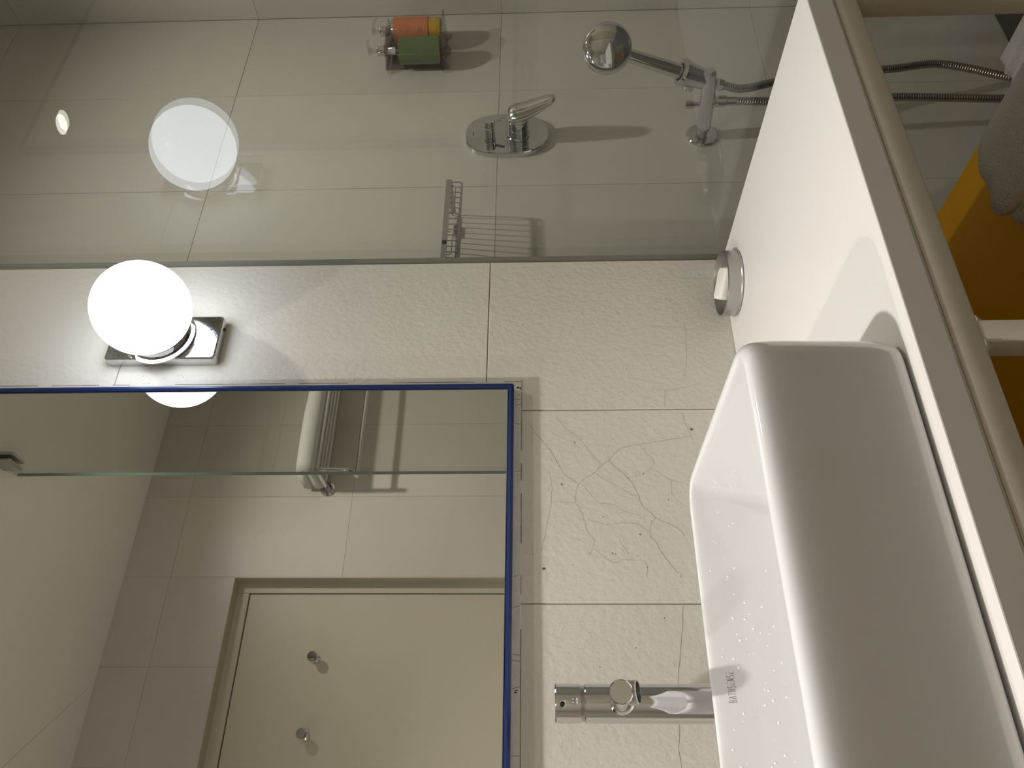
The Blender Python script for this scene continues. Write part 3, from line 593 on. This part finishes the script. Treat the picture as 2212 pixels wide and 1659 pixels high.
# scalloped tray under the bottles, lip in front, collar plate round the necks
def scallop(z0, z1, y1):
    pts = [(1.566, YS - .0035), (1.702, YS - .0035)]
    for k in range(25):
        t = k / 24; x = 1.702 - .136 * t; dep = (YS - .0045 - y1 - .010 * (1 - math.cos(4 * PI * t)) / 2) * min(1, max(.04, 2.6 * math.sin(PI * t))); pts.append((x, YS - .0045 - dep))
    return [[(p[0], p[1], z) for p in pts] for z in (z0, z1)]
b = nb(); loft(b, scallop(1.3270, 1.3310, .012)); obj('tray', b, M['smoke'], bh)
b = nb(); loft(b, scallop(1.4560, 1.4590, .030)); obj('neck_plate', b, M['smoke'], bh)
base(bh, (1.655, YS, 1.300))
def bottle(q, liquid, label_m, zlab0, zlab1, zliq, label, ori):
    t = thing('pump_bottle', label, 'bottle', 'pump bottles in the shower bracket'); x, y = q; z0 = 1.3315
    R1 = .0300
    b = nb(); lathe(b, [(0, .0005), (.024, 0), (.0285, .003), (R1, .008), (R1, .108), (.0265, .117), (.016, .1225), (.0115, .1245), (.0115, .130), (.0100, .130)], (x, y, z0), (0, 0, 1), 40); obj('bottle_body', b, M['clear'], t, 'auto')
    b = nb(); lathe(b, [(0, .002), (.022, .0022), (.0272, .005), (.0284, .010), (.0284, zliq - z0), (0, zliq - z0)], (x, y, z0), (0, 0, 1), 36); obj('liquid', b, liquid, t, 'auto')
    b = nb(); lathe(b, [(R1 + .0003, zlab0 - z0), (R1 + .0003, zlab1 - z0)], (x, y, z0), (0, 0, 1), 40); lb = obj('label', b, label_m, t, True)
    b = nb(); lathe(b, [(0, .124), (.0108, .124), (.0112, .126), (.0112, .145), (.0105, .1465), (0, .1465)], (x, y, z0), (0, 0, 1), 32); obj('collar', b, M['chrome'], t, 'auto')
    b = nb(); tube(b, [(x, y, z0 + .0125), (x, y, z0 + .125)], .0030, 10); lathe(b, [(0, .104), (.0078, .104), (.0078, .1235), (0, .1235)], (x, y, z0), (0, 0, 1), 20); obj('dip_tube', b, M['white_plastic'], t, 'auto')
    d = Vector(ori).normalized()
    b = nb(); lathe(b, [(0, .1465), (.0045, .1465), (.0045, .156), (.0075, .158), (.0078, .1645), (.006, .1665), (0, .167)], (x, y, z0), (0, 0, 1), 22)
    c_ = Vector((x, y, z0 + .1625)); tube(b, [c_, c_ + d * .022 + Vector((0, 0, .001)), c_ + d * .036 - Vector((0, 0, .001)), c_ + d * .040 - Vector((0, 0, .006))], [.0042, .0034, .0028, .0024], 12); obj('pump_nozzle', b, M['clear'], t, 'auto')
    return t, lb, x, y, z0
t1, lb, x, y, z0 = bottle(Q1, M['amber'], M['orange'], 1.3640, 1.4440, 1.3640, 'orange-labelled pump bottle with amber soap, the one nearer the corner', (1, -.2, 0))
b = nb(); rr = random.Random(3)
def onlab(a, z, r=.0308): a = math.radians(a); return Vector((x + r * math.cos(a), y + r * math.sin(a), z))
for k in range(26):   # small printed pattern of dashes
    a = 222 + rr.uniform(-20, 20); z = 1.418 + rr.uniform(-.014, .012); p = onlab(a, z); q_ = onlab(a + rr.uniform(-4, 4), z + rr.uniform(-.003, .003)); tube(b, [p, q_ + Vector((0, 0, .0007))], .00035, 4)
obj('printed_pattern', b, M['orange_print'], lb)
b = nb()
for k in range(5):
    z = 1.3795 + k * .0022; tube(b, [onlab(222 + a, z) for a in range(-13, 14 - (k % 3) * 5, 3)], .00042, 4)
obj('printed_lines', b, M['pale_print'], lb)
t2, lb2, x, y, z0 = bottle(Q2, M['lime'], M['green'], 1.3350, 1.4260, 1.3540, 'green-labelled pump bottle, the one nearer the mixer', (-.35, -1, 0))
for t_ in (t1, t2): base(t_, (Q1[0] if t_ is t1 else Q2[0], .056, 1.3315))

# ================================================================ TOWELS
def towel(name, x0, x1, yb_, yf, z0, layers, th, seed, label, group=None, droop=0.0):
    """a sheet folded back and forth, edges of the folds at both sides"""
    r = random.Random(seed); path = []; n = 9
    for l in range(layers):
        z = z0 + th * (.5 + l); ys = [yf + (yb_ - yf) * k / n for k in range(n + 1)]
        if l % 2: ys = ys[::-1]
        for yy in ys: path.append((yy, z))
    # centre line -> closed outline
    P_ = []; 
    for i, (y, z) in enumerate(path):
        P_.append(Vector((y, z)))
    Q = [P_[0]]
    for a, c in zip(P_, P_[1:]):
        if abs(c.y - a.y) > th * .5:   # fold: half circle
            s = 1 if (a.x > (yf + yb_) / 2) else -1
            for k in range(1, 6):
                an = -PI / 2 + PI * k / 6; Q.append(Vector((a.x + s * math.cos(an) * th * .5, (a.y + c.y) / 2 + math.sin(an) * th * .5)))
        Q.append(c)
    up = []; dn = []
    for i, p in enumerate(Q):
        d = (Q[min(i + 1, len(Q) - 1)] - Q[max(i - 1, 0)]).normalized(); nn = Vector((-d.y, d.x)) * th * .47
        up.append(p + nn); dn.append(p - nn)
    out = up + [Q[-1] + (Q[-1] - Q[-2]).normalized() * th * .3] + dn[::-1] + [Q[0] - (Q[1] - Q[0]).normalized() * th * .3]
    b = nb(); L = []; m_ = 22
    for k in range(m_ + 1):
        t = k / m_; x = x0 + (x1 - x0) * t; e = .88 if k in (0, m_) else 1
        cy, cz = (yf + yb_) / 2, z0 + th * layers / 2
        ring = []
        for j, p in enumerate(out):
            wob = .0014 * math.sin(3.4 * t * PI + j * .18 + seed) + .0006 * math.sin(17 * t + j * .5)
            yy, zz = p.x, p.y
            yy = cy + (yy - cy) * (.985 if k in (0, m_) else 1) + wob; h = max(0, (zz - z0)); zz = z0 + .0004 + h * (.985 if k in (0, m_) else 1) + wob * min(1, h / .01)
            ring.append((x + .0010 * math.sin(j * .21 + seed), yy, max(zz - droop * (t ** 3) * h * 2, z0 + .0003)))
        L.append(ring)
    loft(b, L); o = obj(name, b, M['towel'], None, True); tag(o, label, 'towel', group); return o
towel('folded_towel', .700, .850, -.325, -.470, .480, 3, .0250, 1, 'thick folded white towel on the yellow shelf, left of its neighbour', None, .21)
towel('folded_towel', .852, .902, -.395, -.470, .480, 3, .0135, 2, 'smaller folded white towel at the right end of the yellow shelf')
rk = thing('towel_rack', 'chrome towel rack with hanging rail, seen in the mirror', 'towel rack')
RX0, RX1, RZ = 1.190, 1.745, 1.893
for rx in (RX0 + .012, RX1 - .012):
    b = nb(); lathe(b, [(0, 0), (.027, 0), (.027, .004), (.020, .0075), (0, .0075)], (rx, YF, RZ), (0, 1, 0), 32); obj('rosette', b, M['chrome'], rk, 'auto')
    b = nb(); tube(b, [(rx, YF + .004, RZ), (rx, YF + .165, RZ)], .0088, 18); obj('side_arm', b, M['chrome'], rk, 'auto')
    b = nb(); tube(b, smooth_path([(rx, YF + .168, RZ), (rx, YF + .166, RZ - .085), (rx, YF + .158, RZ - .112), (rx, YF + .135, RZ - .125), (rx, YF + .110, RZ - .128)], 6), .0070, 14); obj('drop_loop', b, M['chrome'], rk, True)
for yy in (.050, .090, .128, .165):
    b = nb(); tube(b, [(RX0 + .012, YF + yy, RZ), (RX1 - .012, YF + yy, RZ)], .0072, 16); obj('shelf_bar', b, M['chrome'], rk, 'auto')
b = nb(); tube(b, [(RX0 + .008, YF + .112, RZ - .128), (RX1 - .008, YF + .112, RZ - .128)], .0078, 16); obj('hanging_rail', b, M['chrome'], rk, 'auto')
base(rk, ((RX0 + RX1) / 2, YF, RZ - .136))
towel('folded_towel', 1.196, 1.68, YF + .160, YF + .025, RZ + .0078, 2, .036, 4, 'folded white bath towel lying on the chrome towel rack')
b = nb(); L_ = []   # crumpled cloth on the shower floor
rr = random.Random(11)
for k, (rad, z) in enumerate(((.055, .0355), (.06, .045), (.045, .065), (.02, .080), (.004, .083))):
    L_.append([(1.63 + rad * (1 + .3 * math.sin(3 * a + k) + .15 * rr.random()) * math.cos(a), -.10 + .8 * rad * (1 + .25 * math.cos(4 * a + k)) * math.sin(a), z + .006 * math.sin(5 * a + k) * (k > 0)) for a in [2 * PI * j / 28 for j in range(28)]])
loft(b, L_); tag(obj('crumpled_cloth', b, M['towel'], None, True), 'small crumpled white cloth on the dark shower floor', 'cloth')

# ================================================================ DOWNLIGHTS AND ADDED FILL LIGHT
for (dx, dy, wt, col, beam, lab) in DOWN:
    t = thing('downlight', lab, 'lamp', None)
    b = nb(); lathe(b, [(.031, .002), (.034, .0035), (.042, .004), (.044, .002), (.044, 0), (.031, 0)], (dx, dy, CEIL - .0002), (0, 0, -1), 40); obj('bezel', b, M['satin'], t, 'auto')
    b = nb(); lathe(b, [(0, .0012), (.030, .0012), (.030, .0002), (0, .0002)], (dx, dy, CEIL - .0002), (0, 0, -1), 32); obj('lens', b, M['lens'], t)
    ld = bpy.data.lights.new('bulb', 'SPOT'); ld.energy = wt; ld.color = col; ld.spot_size = math.radians(beam); ld.spot_blend = 1.0; ld.shadow_soft_size = .028
    lo = bpy.data.objects.new('bulb', ld); C.objects.link(lo); lo.location = (dx, dy, CEIL - .034); lo.parent = t
    base(t, (dx, dy, CEIL))
